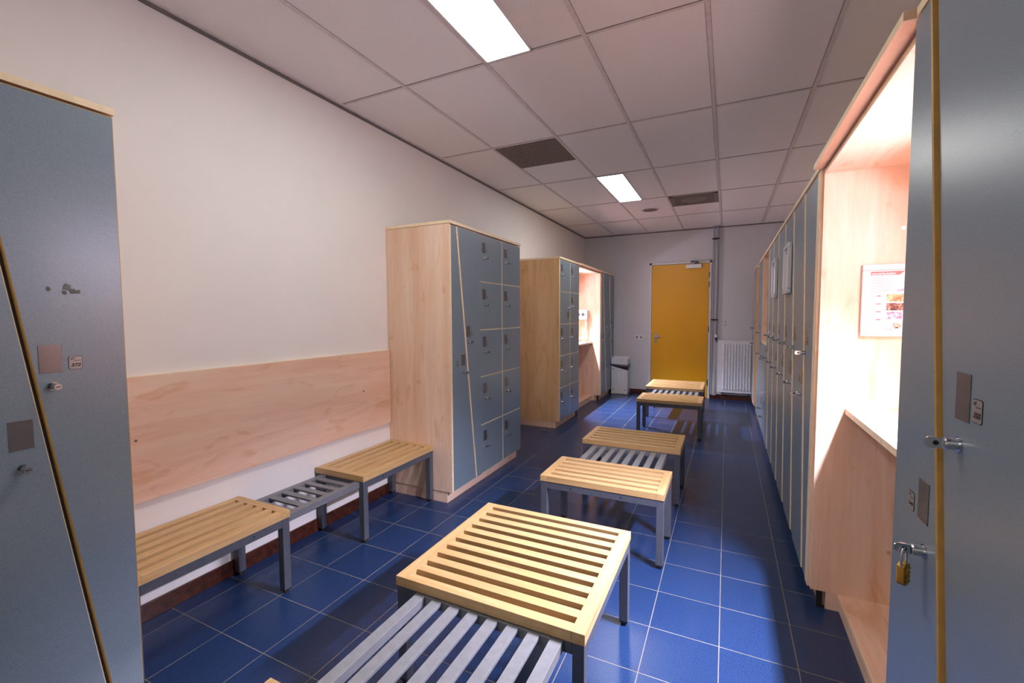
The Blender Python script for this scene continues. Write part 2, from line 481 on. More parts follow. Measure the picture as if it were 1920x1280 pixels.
# waste bin with bag
bn = thing('waste_bin', 'tall white box bin with black bag band in the far left corner', 'bin', (-1.76, 8.2, 0))
bx0, bx1, by0, by1 = -1.893, -1.60, 8.10, 8.30
g = MB()
g.prism([(bx0, by0, 0.0), (bx1, by0, 0.0), (bx1, by0, .68), (bx1 - .03, by0, .695), (bx0 + .03, by0, .695), (bx0, by0, .68)], (0, .008, 0))
g.box(bx0, bx0 + .008, by0 + .008, by1, 0, .62); g.box(bx1 - .008, bx1, by0 + .008, by1, 0, .64)
g.box(bx0, bx1, by1 - .008, by1, 0, .69); g.box(bx0, bx1, by0, by1, 0, .01)
obj('body', g, 'white_paint', bn, bevel=.0015)
g = MB()
prof = []
for k in range(13):
    u = k / 12; x = bx0 - .004 + u * (bx1 - bx0 + .012)
    prof.append((x, .555 - .01 * u, .53 - .085 * u ** .8))
vs, fs = [], []
for i, (x, zt, zb_) in enumerate(prof):
    for j in range(5):
        z = zt + (zb_ - zt) * j / 4
        vs.append((x, by0 - .004 - .008 * math.sin(math.pi * j / 4) - .003 * math.sin(i * 2.3 + j), z))
for i in range(12):
    for j in range(4):
        a = i * 5 + j; fs.append((a, a + 5, a + 6, a + 1))
g.add(vs, fs)
g.prism([(bx1 + .001, by0 - .006, .545), (bx1 + .001, by0 - .006, .445), (bx1 + .001, by0 + .06, .46), (bx1 + .001, by1 - .02, .50), (bx1 + .001, by1 - .02, .56)], (.008, 0, 0))
obj('bag', g, 'bag', bn, smooth=True)
for x, z in ((bx0 + .035, .09), (bx1 - .045, .09), (bx0 + .035, .46)):
    obj('screw', MB().cyl((x, by0 - .0005, z), (x, by0 - .005, z), .01, seg=12), 'chrome', bn)

# ceiling fixtures
def ceiling_light(x0, x1, y0, y1, label):
    t = thing('ceiling_light', label, 'ceiling light', ((x0 + x1) / 2, (y0 + y1) / 2, H), 'flush ceiling light panels')
    g = MB().box(x0, x1, y0, y0 + .01, H - .009, H).box(x0, x1, y1 - .01, y1, H - .009, H).box(x0, x0 + .01, y0, y1, H - .009, H).box(x1 - .01, x1, y0, y1, H - .009, H)
    obj('frame', g, 'white_paint', t)
    obj('diffuser', MB().box(x0 + .01, x1 - .01, y0 + .01, y1 - .01, H - .0065, H - .0005), 'panel_glow', t)
LX = XA - 1.2 + .012
ceiling_light(LX, LX + .29, Y0 - 1.19, Y0 - .012, 'lit ceiling light panel at the top edge of the photo, the nearer and larger')
ceiling_light(LX, LX + .29, Y0 + 2.412, Y0 + 3.588, 'lit ceiling light panel farther back, near the round ceiling speaker')
ceiling_light(LX, LX + .29, Y0 - 4.79, Y0 - 3.612, 'added unseen ceiling light panel behind the photographer')  # out of view, added to brighten the near end of the room

vn = thing('ceiling_vent', 'dark brown square vent panel in the ceiling between the two light panels', 'vent', (-1.6, 3.88, H))
obj('grille', MB().box(XA - 1.8 + .014, XA - 1.2 - .014, Y0 + 1.212, Y0 + 1.79, H - .004, H), 'vent', vn)
obj('divider', MB().box(XA - 1.8 + .012, XA - 1.2 - .012, Y0 + 1.79, Y0 + 1.80, H - .005, H), 'ceiling_bar', vn)
vn = thing('ceiling_vent', 'grey square vent with pale rim and round centre, nearest the yellow door', 'vent', (-.41, 6.28, H))
x0, x1, y0, y1 = XA - .586, XA - .014, Y0 + 3.612, Y0 + 4.17
g = MB().box(x0, x1, y0, y0 + .05, H - .006, H).box(x0, x1, y1 - .05, y1, H - .006, H).box(x0, x0 + .05, y0, y1, H - .006, H).box(x1 - .05, x1, y0, y1, H - .006, H)
obj('rim', g, 'vent_pale', vn)
obj('grille', MB().box(x0 + .05, x1 - .05, y0 + .05, y1 - .05, H - .003, H - .0002), 'vent', vn)
obj('round_valve', MB().cyl(((x0 + x1) / 2, (y0 + y1) / 2, H - .009), ((x0 + x1) / 2, (y0 + y1) / 2, H - .0031), .13, .16, seg=32), 'vent_pale', vn, smooth=True)
sp = thing('ceiling_speaker', 'round grey speaker in the ceiling beyond the farther light panel', 'speaker', (-1.01, 6.6, H))
g = MB(); g.cyl((-1.01, 6.6, H - .0001), (-1.01, 6.6, H - .008), .125, .118, seg=36)
obj('rim', g, 'ceiling_bar', sp, smooth=True)
obj('grille', MB().cyl((-1.01, 6.6, H - .0082), (-1.01, 6.6, H - .011), .10, .095, seg=36), 'speaker', sp, smooth=True)

# back rest board on the left wall
bb = thing('wall_board', 'long maple board fixed to the left wall above the wall bench', 'wall board', (XL, 1.9, .58))
obj('board', MB().box(XL, XL + .02, .82, 2.79, .58, 1.172), 'maple_y', bb, bevel=.001)
g = MB().box(XL, XL + .0205, .82, 2.79, 1.172, 1.1745).box(XL, XL + .0205, 2.79, 2.7925, .58, 1.1745)
obj('edge_band', g, 'cream', bb)
for y, z in ((1.064, .877), (2.50, .884)):
    obj('screw', MB().cyl((XL + .019, y, z), (XL + .0215, y, z), .006, seg=12), 'steel', bb)

# ------------------------------------------------------------------ lockers
def make_lock_mesh(s):
    """cylinder lock at origin with a flat pierced hasp standing straight out; s = outward x sign"""
    g = MB()
    g.cyl((0, 0, 0), (s * .003, 0, 0), .0150, seg=22)
    g.cyl((s * .003, 0, 0), (s * .020, 0, 0), .0112, seg=20)
    g.cyl((s * .020, 0, 0), (s * .0225, 0, 0), .0112, .0095, seg=20)
    pts = [(s * .020, 0, -.0095), (s * .044, 0, -.0105), (s * .050, 0, -.006), (s * .050, 0, .006), (s * .044, 0, .0105), (s * .020, 0, .0095)]
    g.prism([(p[0], -.0022, p[2]) for p in pts], (0, .0044, 0))
    g.cyl((s * .0335, -.0026, 0), (s * .0335, .0026, 0), .0046, seg=12, mi=1)
    me = g.mesh('lock'); me.materials.append(M['chrome']); me.materials.append(M['black'])
    for p in me.polygons: p.use_smooth = True
    me.set_sharp_from_angle(angle=math.radians(40))
    return me
def make_knob_mesh():
    g = MB()
    g.cyl((0, 0, 0), (.004, 0, 0), .0135, seg=20)
    g.cyl((.004, 0, 0), (.022, 0, 0), .0085, seg=18, mi=1)
    g.cyl((.018, 0, 0), (.036, 0, 0), .0105, .0095, seg=18)
    g.box(.0362, .0368, -.006, .006, -.0012, .0012, 1)
    me = g.mesh('lock'); me.materials.append(M['chrome']); me.materials.append(M['black'])
    for p in me.polygons: p.use_smooth = True
    me.set_sharp_from_angle(angle=math.radians(40))
    return me
LOCK = {1: make_lock_mesh(1), -1: make_lock_mesh(-1), 2: make_knob_mesh()}

class Unit:
    """locker unit against a wall. s=+1 faces +x (left wall), s=-1 faces -x (right wall).
    u = viewer's left-to-right along y: y = s*u."""
    def __init__(S_, name, label, cat, s, xf, xback, ya, yb, top=2.14, base=.087, strips=(True, True), group=None, plinth='maple_y', door_back=False):
        S_.s, S_.xf, S_.xb, S_.ya, S_.yb, S_.top, S_.base = s, xf, xback, min(ya, yb), max(ya, yb), top, base
        S_.t = thing(name, label, cat, ((xf + xback) / 2, (ya + yb) / 2, 0), group)
    def body(S_, strips=(.018, .0), side=True, niche=False, wood='maple_z'):
        s, xf, xb, ya, yb, top, base = S_.s, S_.xf, S_.xb, S_.ya, S_.yb, S_.top, S_.base
        T = .018
        for y0 in (ya, yb - T):
            g = MB(); x0, x1 = sorted((xf - s * .0008, xb))
            lowx = (3 if s > 0 else 5)
            mi = [0] * 6; mi[lowx] = 1
            # front edge exposed or hidden behind the doors
            full = strips[0] if y0 == ya else strips[1]
            if not full: x0, x1 = sorted((xf - s * .021, xb))
            g.box(x0, x1, y0, y0 + T, base, top, mi)
            obj('side_panel', g, [wood, 'cream'], S_.t)
        if not niche:
            x0, x1 = sorted((xf - s * .022, xb))
            obj('carcass', MB().box(x0, x1, ya + T, yb - T, base, top - .001), 'joint', S_.t)
        x0, x1 = sorted((xf + s * .006, xb)); mi = [0] * 6; mi[3 if s > 0 else 5] = 1; mi[2] = 1; mi[4] = 1
        obj('top_board', MB().box(x0, x1, ya - .003 if side else ya, yb + .003 if side else yb, top + .002, top + .024, mi), ['maple_y', 'cream'], S_.t)
        x0, x1 = sorted((xf - s * .05, xb))
        obj('plinth', MB().box(x0, x1, ya + .006, yb - .006, 0, base - .0005), 'maple_y', S_.t)
    def door(S_, pts, proud=0.0, edge='cream', label=None):
        """pts: (y, z) polygon"""
        s, xf = S_.s, S_.xf
        g = MB()
        n = len(pts); c = .0028
        cy = [Vector((p[0], p[1])) for p in pts]
        area = sum(cy[i].x * cy[(i + 1) % n].y - cy[(i + 1) % n].x * cy[i].y for i in range(n))
        if area < 0: cy = cy[::-1]
        ins = []
        for i in range(n):
            d0 = (cy[i] - cy[i - 1]).normalized(); d1 = (cy[(i + 1) % n] - cy[i]).normalized()
            n0 = Vector((-d0.y, d0.x)); n1 = Vector((-d1.y, d1.x)); k = 1 + n0.dot(n1)
            ins.append(cy[i] + (n0 + n1) * (c / k))
        xa, xm, xz = xf - s * .019 + s * proud, xf - s * .0028 + s * proud, xf - s * .0005 + s * proud
        vs = [(xa, p.x, p.y) for p in cy] + [(xm, p.x, p.y) for p in cy] + [(xz, p.x, p.y) for p in ins]
        fs = [tuple(range(n)), tuple(range(2 * n, 3 * n))]; ms = [1, 0]
        for i in range(n):
            j = (i + 1) % n
            fs += [(i, j, n + j, n + i), (n + i, n + j, 2 * n + j, 2 * n + i)]; ms += [1, 1]
        g.add(vs, fs, ms)
        o = obj('door', g, ['blue', edge], S_.t, label=label)
        S_.face = xf - s * .0005 + s * proud
        return o
    def plate(S_, d, y, z, w=.053, h=.087, mat='steel'):
        s = S_.s
        g = MB().box(S_.face, S_.face + s * .0016, y - w / 2, y + w / 2, z - h / 2, z + h / 2)
        return obj('plate', g, mat, d, bevel=.0006)
    def tag(S_, d, y, z, w=.034, h=.042, num=None, mat='tag'):
        s = S_.s; f = S_.face
        g = MB(); c = .005
        def rr(w, h, c):
            P = []
            for sx, sz, a0 in ((1, -1, -90), (1, 1, 0), (-1, 1, 90), (-1, -1, 180)):
                for k in range(4):
                    a = math.radians(a0 + 30 * k)
                    P.append((f, y + sx * (w / 2 - c) + c * math.cos(a), z + sz * (h / 2 - c) + c * math.sin(a)))
            return P
        g.prism(rr(w, h, c), (s * .0008, 0, 0), 1)
        g.prism([(p[0], y + (p[1] - y) * .93, z + (p[2] - z) * .94) for p in rr(w, h, c)], (s * .0013, 0, 0), 0)
        x = f + s * .0016; U = (0, s, 0)
        if num:
            text_into(g, 'FIT', h * .16, (x, y - s * w * .20, z + h * .30), U, (0, 0, 1), 1, .45, bold=.03, width=w * .36)
            text_into(g, num, h * .26, (x, y + s * w * .02, z - h * .17), U, (0, 0, 1), 1, .3, bold=.035, width=w * .74)
            g.add([(x, y - s * w * .10, z + h * .15), (x, y + s * w * .40, z + h * .15), (x, y + s * w * .41, z + h * .185), (x, y - s * w * .09, z + h * .185)], [(0, 1, 2, 3)], 1)
        else:
            g.box(f + s * .0008, f + s * .0015, y - w * .33, y + w * .05, z + h * .18, z + h * .34, 1)
            for k in (-1, 0, 1): g.box(f + s * .0008, f + s * .0015, y + k * w * .25 - w * .075, y + k * w * .25 + w * .075, z - h * .30, z - h * .04, 1)
        return obj('number_tag', g, [mat, 'ink'], d)
    def lock(S_, d, y, z, knob=False, rot=0.0):
        o = bpy.data.objects.new('lock', LOCK[2 if knob else S_.s]); COL.objects.link(o)
        o.parent = d; o.location = Vector((S_.face, y, z)) - wloc(d); o.rotation_euler = (rot, 0, 0)
        return o
    def zpair(S_, yl, yr, zb=None, zt=None, ft=.20, fb=.80, nums=(None, None), proud=None, gap=.004, plate='steel', edges=('cream', 'cream'), lo=(1.10, .052, .128, 1.0, .052), up=(1.322, .048, .106, 1.237, .05), knob=False):
        """two interlocking long doors; yl / yr = y of the viewer's left / right edge"""
        zb = S_.base + .004 if zb is None else zb; zt = S_.top - .006 if zt is None else zt
        s = S_.s; w = abs(yr - yl); U = lambda u: yl + s * u
        if proud is None: proud = (0, .005) if s > 0 else (.005, 0)
        t, b = ft * w, fb * w; e = .0018
        lower = S_.door([(U(e), zb), (U(b - gap), zb), (U(t - gap), zt), (U(e), zt)], proud[0], edges[0])
        def dg(z): return t + (b - t) * (zt - z) / (zt - zb)
        zc = lo[0]
        S_.plate(lower, U(dg(zc) - lo[1]), zc, mat=plate); S_.tag(lower, U(dg(zc) - lo[2]), zc - .023, num=nums[0])
        S_.lock(lower, U(dg(zc) - lo[4]), lo[3], knob)
        upper = S_.door([(U(b + gap), zb), (U(w - e), zb), (U(w - e), zt), (U(t + gap), zt)], proud[1], edges[1])
        zc = up[0]
        S_.plate(upper, U(dg(zc) + up[1]), zc, mat=plate); S_.tag(upper, U(dg(zc) + up[2]), zc - .017, num=nums[1])
        S_.lock(upper, U(dg(zc) + up[4]), up[3], knob)
        return lower, upper

def small_doors(U_, cols, zs, mirror=()):
    s = U_.s
    for ci in range(len(cols) - 1):
        ya, yb = cols[ci], cols[ci + 1]
        for ri in range(len(zs) - 1):
            z0, z1 = zs[ri], zs[ri + 1]; e = .0018
            y0, y1 = sorted((ya, yb))
            d = U_.door([(y0 + e, z0 + e), (y1 - e, z0 + e), (y1 - e, z1 - e), (y0 + e, z1 - e)])
            L = y0 if s > 0 else y1
            if (ci, ri) in mirror:
                R = y1 if s > 0 else y0
                U_.plate(d, R - s * .085, z0 + .11); U_.tag(d, R - s * .135, z0 + .13); U_.lock(d, R - s * .06, z0 + .20)
            else:
                U_.plate(d, L + s * .072, z1 - .105); U_.tag(d, L + s * .122, z1 - .118, w=.036)
                U_.lock(d, L + s * .088, z1 - .195)

# near left pair 371 / 372
XF0 = -1.88
u0 = Unit('locker_unit', 'tall blue locker unit at the left edge of the photo, numbered 372', 'lockers', 1, XF0, XL + .002, -.10, .80, top=2.125)
u0.body(strips=(0, 0))
lo, up = u0.zpair(.352, .799, ft=.235, fb=.81, nums=('371', '372'), proud=(0, .007), gap=.0048, edges=('cream', 'gold_edge'), knob=True)
u0.door([(-.098, .091), (.348, .091), (.348, 2.119), (-.098, 2.119)])
u0.face = XF0 + .0075
random.seed(4)
for (y, z, r) in ((.612, 1.537, .006), (.655, 1.545, .010), (.668, 1.532, .009), (.648, 1.528, .006), (.682, 1.53, .006)):
    g = MB()
    pts = [(u0.face - .0003, y + r * (0.7 + .5 * random.random()) * math.cos(a), z + r * 1.2 * (0.6 + .6 * random.random()) * math.sin(a)) for a in [k * math.pi / 5 for k in range(10)]]
    g.prism(pts, (.0006, 0, 0))
    obj('glue_mark', g, 'mark', up, label='grey scuffed glue residue')

# middle left unit
u1 = Unit('locker_unit', 'blue locker unit with ten small doors standing at the end of the wall bench', 'lockers', 1, -1.87, XL + .002, 2.80, 4.06, top=2.135)
u1.body(strips=(1, 0))
u1.zpair(2.819, 3.25, ft=.185, fb=.80)
small_doors(u1, [3.25, 3.66, 4.059], [.092, .515, .93, 1.33, 1.735, 2.129])

# far left unit: small lockers, niche, tall lockers
u2 = Unit('locker_unit', 'pale blue unit of ten small locker doors, left of the far lit niche', 'lockers', 1, -1.90, XL + .002, 5.30, 6.135, top=2.16)
u2.body(strips=(1, 0), side=False, wood='maple_warm')
small_doors(u2, [5.319, 5.73, 6.133], [.092, .52, .93, 1.338, 1.755, 2.154], mirror=((0, 3),))
u3 = Unit('locker_unit', 'narrow dark blue locker unit between the far lit niche and the white bin', 'lockers', 1, -1.90, XL + .002, 7.365, 8.28, top=2.16)
u3.body(strips=(1, 0), side=False)
u3.zpair(7.384, 7.83); u3.zpair(7.83, 8.278)

def niche(label, s, xf, xb, ya, yb, top, base, desk_x, tube, shelf_z=1.0):
    t = thing('dressing_niche', label, 'niche cabinet', ((xf + xb) / 2, (ya + yb) / 2, 0))
    T = .022
    for y0 in (ya, yb - T):
        mi = [0] * 6; mi[3 if s > 0 else 5] = 1
        x0, x1 = sorted((xf - s * .012, xb))
        obj('side_panel', MB().box(x0, x1, y0, y0 + T, base, top - .0005, mi), ['maple_z', 'cream'], t)
    x0, x1 = sorted((xb, xb + s * .012))
    obj('back_panel', MB().box(x0, x1, ya + T, yb - T, base, top - .03), 'maple_z', t)
    x0, x1 = sorted((xf - s * .012, xb + s * .012)); mi = [0] * 6; mi[3 if s > 0 else 5] = 1
    obj('inner_ceiling', MB().box(x0, x1, ya + T, yb - T, top - .028, top - .008, mi), ['maple_y', 'cream'], t)
    x0, x1 = sorted((xf + s * .03, xb)); mi = [0] * 6; mi[3 if s > 0 else 5] = 1
    obj('top_board', MB().box(x0, x1, ya, yb, top + .002, top + .024, mi), ['maple_y', 'cream'], t)
    mi = [0] * 6; mi[3 if s > 0 else 5] = 1
    x0, x1 = sorted((desk_x, xb + s * .012))
    obj('desk_shelf', MB().box(x0, x1, ya + T, yb - T, shelf_z - .026, shelf_z, mi), ['maple_y', 'cream'], t)
    x0, x1 = sorted((desk_x, xb + s * .012))
    obj('bottom_board', MB().box(x0, x1, ya + T, yb - T, base - .02, base, mi), ['maple_y', 'cream'], t)
    x0, x1 = sorted((desk_x - s * .006, desk_x - s * .024))
    obj('plinth', MB().box(x0, x1, ya + T, yb - T, 0, base - .0205), 'maple_y', t)
    for y0 in (ya, yb - T):
        x0, x1 = sorted((desk_x + s * .05, xb))
        obj('plinth', MB().box(x0, x1, y0, y0 + T, 0, base - .0005), 'maple_y', t)
        obj('foot', MB().box(xf - s * .05 - .012, xf - s * .05 + .012, y0 + .001, y0 + T - .001, 0, base - .0005), 'black', t)
    # tube fitting
    ft = thing('niche_lamp', 'lit tube lamp under the top of ' + ('the near' if s < 0 else 'the far') + ' dressing niche', 'lamp', (tube[0], (ya + yb) / 2, tube[1]))
    xt, zt = tube; L = .27; ym = (ya + yb) / 2 - .07
    obj('tube', MB().cyl((xt, ym - L, zt), (xt, ym + L, zt), .013, seg=16), 'tube_glow', ft, smooth=True)
    xw = xb + s * .012
    g = MB(); x0, x1 = sorted((xw + s * .0005, xt - s * .03)); g.box(x0, x1, ym - L - .03, ym + L + .03, zt - .03, zt + .035)
    x0, x1 = sorted((xt - s * .03, xt + s * .018)); g.box(x0, x1, ym - L - .03, ym - L, zt - .03, zt + .035); g.box(x0, x1, ym + L, ym + L + .03, zt - .03, zt + .035)
    obj('housing', g, 'white_paint', ft)
    g = MB(); xe = xt + s * .04; ze = zt + .034
    x0, x1 = sorted((xw + s * .0005, xe)); g.box(x0, x1, ym - L - .03, ym + L + .03, ze, ze + .006)
    obj('shade', g, 'white_paint', ft)
    ld = bpy.data.lights.new('added_niche_light', 'AREA'); ld.shape = 'RECTANGLE'; ld.size = .50; ld.size_y = .05  # added area light, not a fitting; brightens the floor before the niche
    ld.energy = NICHE_DOWN; ld.color = (.80, .77, 1.0); ld.spread = math.radians(84)
    lo = bpy.data.objects.new('added_niche_light', ld); COL.objects.link(lo); lo.parent = ft
    lo.location = Vector((xt + s * .016, ym, zt - .02)) - wloc(ft)
    d = Vector((s * .50, 0, -.86)).normalized()
    lo.rotation_euler = Matrix((Vector((0, 1, 0)), (-d).cross(Vector((0, 1, 0))), -d)).transposed().to_euler()
    return t

R_TOP = 2.135
niche('near open maple dressing niche with lit shelf and poster, on the right', -1, .39, XR - .002, 1.384, 2.585, R_TOP, .085, .515, (.80, 1.91))
niche('far open maple dressing niche, pink lit, with the hair dryer inside', 1, -1.90, XL + .002, 6.137, 7.363, 2.16, .09, -2.045, (-2.31, 1.94))

# right row
XFR = .39; RB = .085
rn = Unit('locker_unit', 'blue locker unit at the right edge of the photo with numbers 349 and 350', 'lockers', -1, XFR, XR - .002, .40, 1.382, top=R_TOP, base=RB)
rn.body(strips=(0, 0), side=False)
w = .478
rn.zpair(1.381, 1.381 - w, ft=.19, fb=.80, nums=('349', '350'), proud=(.008, 0), gap=.005, edges=('gold_edge', 'cream'), lo=(1.053, .065, .130, .952, .048), up=(1.297, .095, .148, 1.207, .088))
rn.zpair(1.381 - w - .002, .402, nums=(None, None))
lx0 = 2.60
pitch = .4655
labs = ['long blue locker doors next to the near dressing niche, with brass coloured plates',
        'long blue locker doors mid row, between the two framed notices',
        'long blue locker doors just before the open compartment of the right row']
E0 = 2.655
names = []
for k in range(3):
    ya = E0 + 2 * k * pitch; yb = ya + 2 * pitch
    u = Unit('locker_unit', labs[k], 'lockers', -1, XFR, XR - .002, (2.587 if k == 0 else ya), yb - .001, top=R_TOP, base=RB, group='long blue lockers of the right row')
    if k == 0:
        u.body(strips=(1, 0), side=False)
        # filler post beside the niche
        obj('filler_strip', MB().box(XFR, XFR + .02, 2.606, E0 - .002, RB, R_TOP - .001), 'cream', u.t)
    else: u.body(strips=(0, 0), side=False)
    for j in range(2):
        y0 = ya + j * pitch
        u.zpair(y0 + pitch - .0005, y0 + .0005, ft=.19, fb=.79, plate='brass_plate' if (k == 0 and j == 0) else 'steel')
# open compartment unit
Y5 = E0 + 6 * pitch
ue = Unit('locker_unit', 'blue locker unit with an open compartment above, near the far end of the row', 'lockers', -1, XFR, XR - .002, Y5, 7.02, top=R_TOP, base=RB)
t = ue.t; OZ = 1.13; OY = 6.20
T = .018
obj('side_panel', MB().box(XFR + .021, XR - .002, Y5, Y5 + T, RB, R_TOP), 'maple_z', t)
obj('side_panel', MB().box(XFR + .0008, XR - .002, 7.02 - T, 7.02, RB, R_TOP, [0, 0, 0, 0, 0, 1]), ['maple_z', 'cream'], t)
obj('divider', MB().box(XFR + .001, XR - .022, OY, OY + .03, OZ, R_TOP - .001, [0, 0, 0, 0, 0, 1]), ['maple_z', 'cream'], t)
obj('carcass', MB().box(XFR + .022, XR - .022, Y5 + T, 7.02 - T, RB, OZ - .018), 'joint', t)
obj('carcass', MB().box(XFR + .022, XR - .022, OY + .03, 7.02 - T, OZ, R_TOP - .001), 'joint', t)
obj('compartment_floor', MB().box(XFR + .001, XR - .022, Y5 + T, OY, OZ - .018, OZ, [0, 0, 0, 0, 0, 1]), ['maple_y', 'cream'], t)
obj('back_panel', MB().box(XR - .02, XR - .002, Y5 + T, 7.02 - T, RB, R_TOP - .001), 'maple_z', t)
obj('top_board', MB().box(XFR - .006, XR - .002, Y5, 7.023, R_TOP + .002, R_TOP + .024, [0, 0, 1, 0, 1, 1]), ['maple_y', 'cream'], t)
obj('plinth', MB().box(XFR + .05, XR - .002, Y5 + .006, 7.01, 0, RB - .0005), 'maple_y', t)
d = ue.door([(OY + .002, RB + .004), (7.0, RB + .004), (7.0, R_TOP - .006), (OY + .032, R_TOP - .006), (OY + .032, OZ), (OY + .002, OZ)])
ue.plate(d, 6.62, 1.30); ue.lock(d, 6.62, 1.21)
ue.plate(d, 6.36, 1.07); ue.lock(d, 6.45, .95)
ym = (Y5 + OY) / 2
d = ue.door([(ym + .05, .545), (OY - .001, .50), (OY - .001, OZ - .02), (ym + .05, OZ - .02)]); ue.plate(d, ym + .12, 1.05); ue.lock(d, ym + .10, .93)
d = ue.door([(Y5 + .001, .62), (ym + .047, .545), (ym + .047, OZ - .02), (Y5 + .001, OZ - .02)]); ue.plate(d, Y5 + .20, 1.06); ue.lock(d, Y5 + .22, .98)
d = ue.door([(ym + .05, RB + .004), (OY - .001, RB + .004), (OY - .001, .496), (ym + .05, .541)]); ue.plate(d, ym + .20, .42); ue.lock(d, ym + .2, .33)
d = ue.door([(Y5 + .001, RB + .004), (ym + .047, RB + .004), (ym + .047, .541), (Y5 + .001, .615)]); ue.plate(d, Y5 + .22, .42); ue.lock(d, Y5 + .22, .30)
obj('inside_knob', MB().cyl((XFR + .10, OY - .0005, 1.17), (XFR + .10, OY - .03, 1.17), .014), 'metal_grey', t, smooth=True)
# last unit in the corner
ul = Unit('locker_unit', 'last blue locker in the far right corner, standing apart beside the radiator', 'lockers', -1, .385, XR - .002, 7.50, 8.16, top=2.14, base=RB)
ul.body(strips=(1, 0), side=True, wood='maple_warm')
ul.zpair(8.158, 7.52, ft=.2, fb=.8)

# hair dryer on the far panel of the far niche
hd = thing('hair_dryer', 'white wall hair dryer with hose in the far left niche', 'hair dryer', (-2.18, 7.341, 1.4))
YN = 7.341
obj('body', MB().box(-2.30, -2.10, YN - .12, YN - .0005, 1.375, 1.535), 'white_plastic', hd, bevel=.015)
g = MB()
for k in range(2): g.cyl((-2.25 + k * .08, YN - .1205, 1.46), (-2.25 + k * .08, YN - .125, 1.46), .028, seg=20)
obj('air_grille', g, 'metal_grey', hd, smooth=True)
pts = [(-2.135, YN - .06, 1.38), (-2.13, YN - .065, 1.30), (-2.13, YN - .07, 1.22), (-2.14, YN - .07, 1.15), (-2.17, YN - .07, 1.09), (-2.22, YN - .07, 1.06), (-2.28, YN - .07, 1.055), (-2.34, YN - .07, 1.08), (-2.37, YN - .07, 1.14), (-2.375, YN - .06, 1.25)]
obj('hose', MB().tube(pts, .017, 12), 'white_plastic', hd, smooth=True)
obj('nozzle', MB().cyl((-2.375, YN - .06, 1.25), (-2.375, YN - .06, 1.38), .028, .024), 'white_plastic', hd, smooth=True)

# framed notices on the right row
def notice(y0, y1, z0, z1, label):
    t = thing('framed_notice', label, 'picture frame', (XFR, (y0 + y1) / 2, (z0 + z1) / 2), 'framed notices on the locker row')
    x = XFR - .0058; T = .026
    g = MB().box(x - T, x, y0, y1, z0, z0 + .03).box(x - T, x, y0, y1, z1 - .03, z1).box(x - T, x, y0, y0 + .03, z0 + .03, z1 - .03).box(x - T, x, y1 - .03, y1, z0 + .03, z1 - .03)
    obj('frame', g, 'frame_silver', t, bevel=.005)
    obj('paper', MB().box(x - .012, x - .0002, y0 + .03, y1 - .03, z0 + .03, z1 - .03), 'paper', t)
    g = MB()
    xx = x - .0128
    g.box(xx, x - .012, y1 - .09, y1 - .05, z1 - .06, z1 - .045)
    obj('heading', g, 'ink', t)
    g = MB()
    for k in range(10):
        g.box(xx, x - .012, y0 + .09, y1 - .07, z0 + .06 + k * .024, z0 + .068 + k * .024)
    obj('print', g, 'photo_a', t)
notice(3.50, 3.78, 1.59, 1.93, 'nearer of two silver framed notices hanging on the long blue lockers')
notice(4.40, 4.70, 1.59, 1.93, 'farther of two silver framed notices hanging on the long blue lockers')

# poster on the side panel of the near niche (faces -y)
YP = 2.585 - .022
ps = thing('poster', 'silver framed GROEPSLESSEN exercise poster on the side wall of the near niche', 'poster', (.70, YP, 1.5))
px0, px1, pz0, pz1 = .556, .86, 1.345, 1.672
FW = .026
g = MB().box(px0, px1, YP - .016, YP - .0004, pz0, pz0 + FW).box(px0, px1, YP - .016, YP - .0004, pz1 - FW, pz1).box(px0, px0 + FW, YP - .016, YP - .0004, pz0 + FW, pz1 - FW).box(px1 - FW, px1, YP - .016, YP - .0004, pz0 + FW, pz1 - FW)
obj('frame', g, 'frame_silver', ps, bevel=.004)
obj('paper', MB().box(px0 + FW, px1 - FW, YP - .007, YP - .0004, pz0 + FW, pz1 - FW), 'paper', ps)
yq = YP - .0078
def q(mb, u0, u1, v0, v1, mi=0):      # u from left, v from top, fractions of paper
    W = px1 - px0 - 2 * FW; Hh = pz1 - pz0 - 2 * FW
    mb.box(px0 + FW + u0 * W, px0 + FW + u1 * W, yq, YP - .007, pz1 - FW - v1 * Hh, pz1 - FW - v0 * Hh, mi); return mb
W_, H_ = px1 - px0 - 2 * FW, pz1 - pz0 - 2 * FW
def PQ(u, v, y=yq): return (px0 + FW + u * W_, y, pz1 - FW - v * H_)
g = MB(); g.prism([PQ(.03, .025), PQ(.97, .025), PQ(.97, .035), PQ(.50, .035), PQ(.44, .085), PQ(.03, .085)], (0, .0008, 0))
obj('banner', g, 'poster_red', ps)
g = MB(); text_into(g, 'GROEPSLESSEN', .0075, PQ(.215, .062, yq - .0003), (1, 0, 0), (0, 0, 1), 0, .2, bold=.03, width=.088)
obj('title', g, 'paper', ps)
g = MB()
for k in range(12): q(g, .04, .36 - .03 * ((k * 7) % 3), .12 + k * .0215, .128 + k * .0215)
obj('paragraph', g, 'poster_grey', ps); g = MB()
for k, v in enumerate((.42, .55, .68, .81)):
    for j in range(4): q(g, .02, .22 - .03 * (j % 2), v + .03 + j * .018, v + .035 + j * .018)
obj('paragraph', g, 'poster_grey', ps); g = MB()
for k, v in enumerate((.42, .57, .71)):
    for j in range(5): q(g, .56, .78 - .03 * (j % 2), v + .03 + j * .018, v + .035 + j * .018)
obj('paragraph', g, 'poster_grey', ps)
g = MB()
for v in (.42, .55, .68, .81): q(g, .02, .13, v, v + .012)
for v in (.42, .57, .71): q(g, .56, .74, v, v + .010)
obj('subheading', g, 'poster_pale', ps)
g = MB()
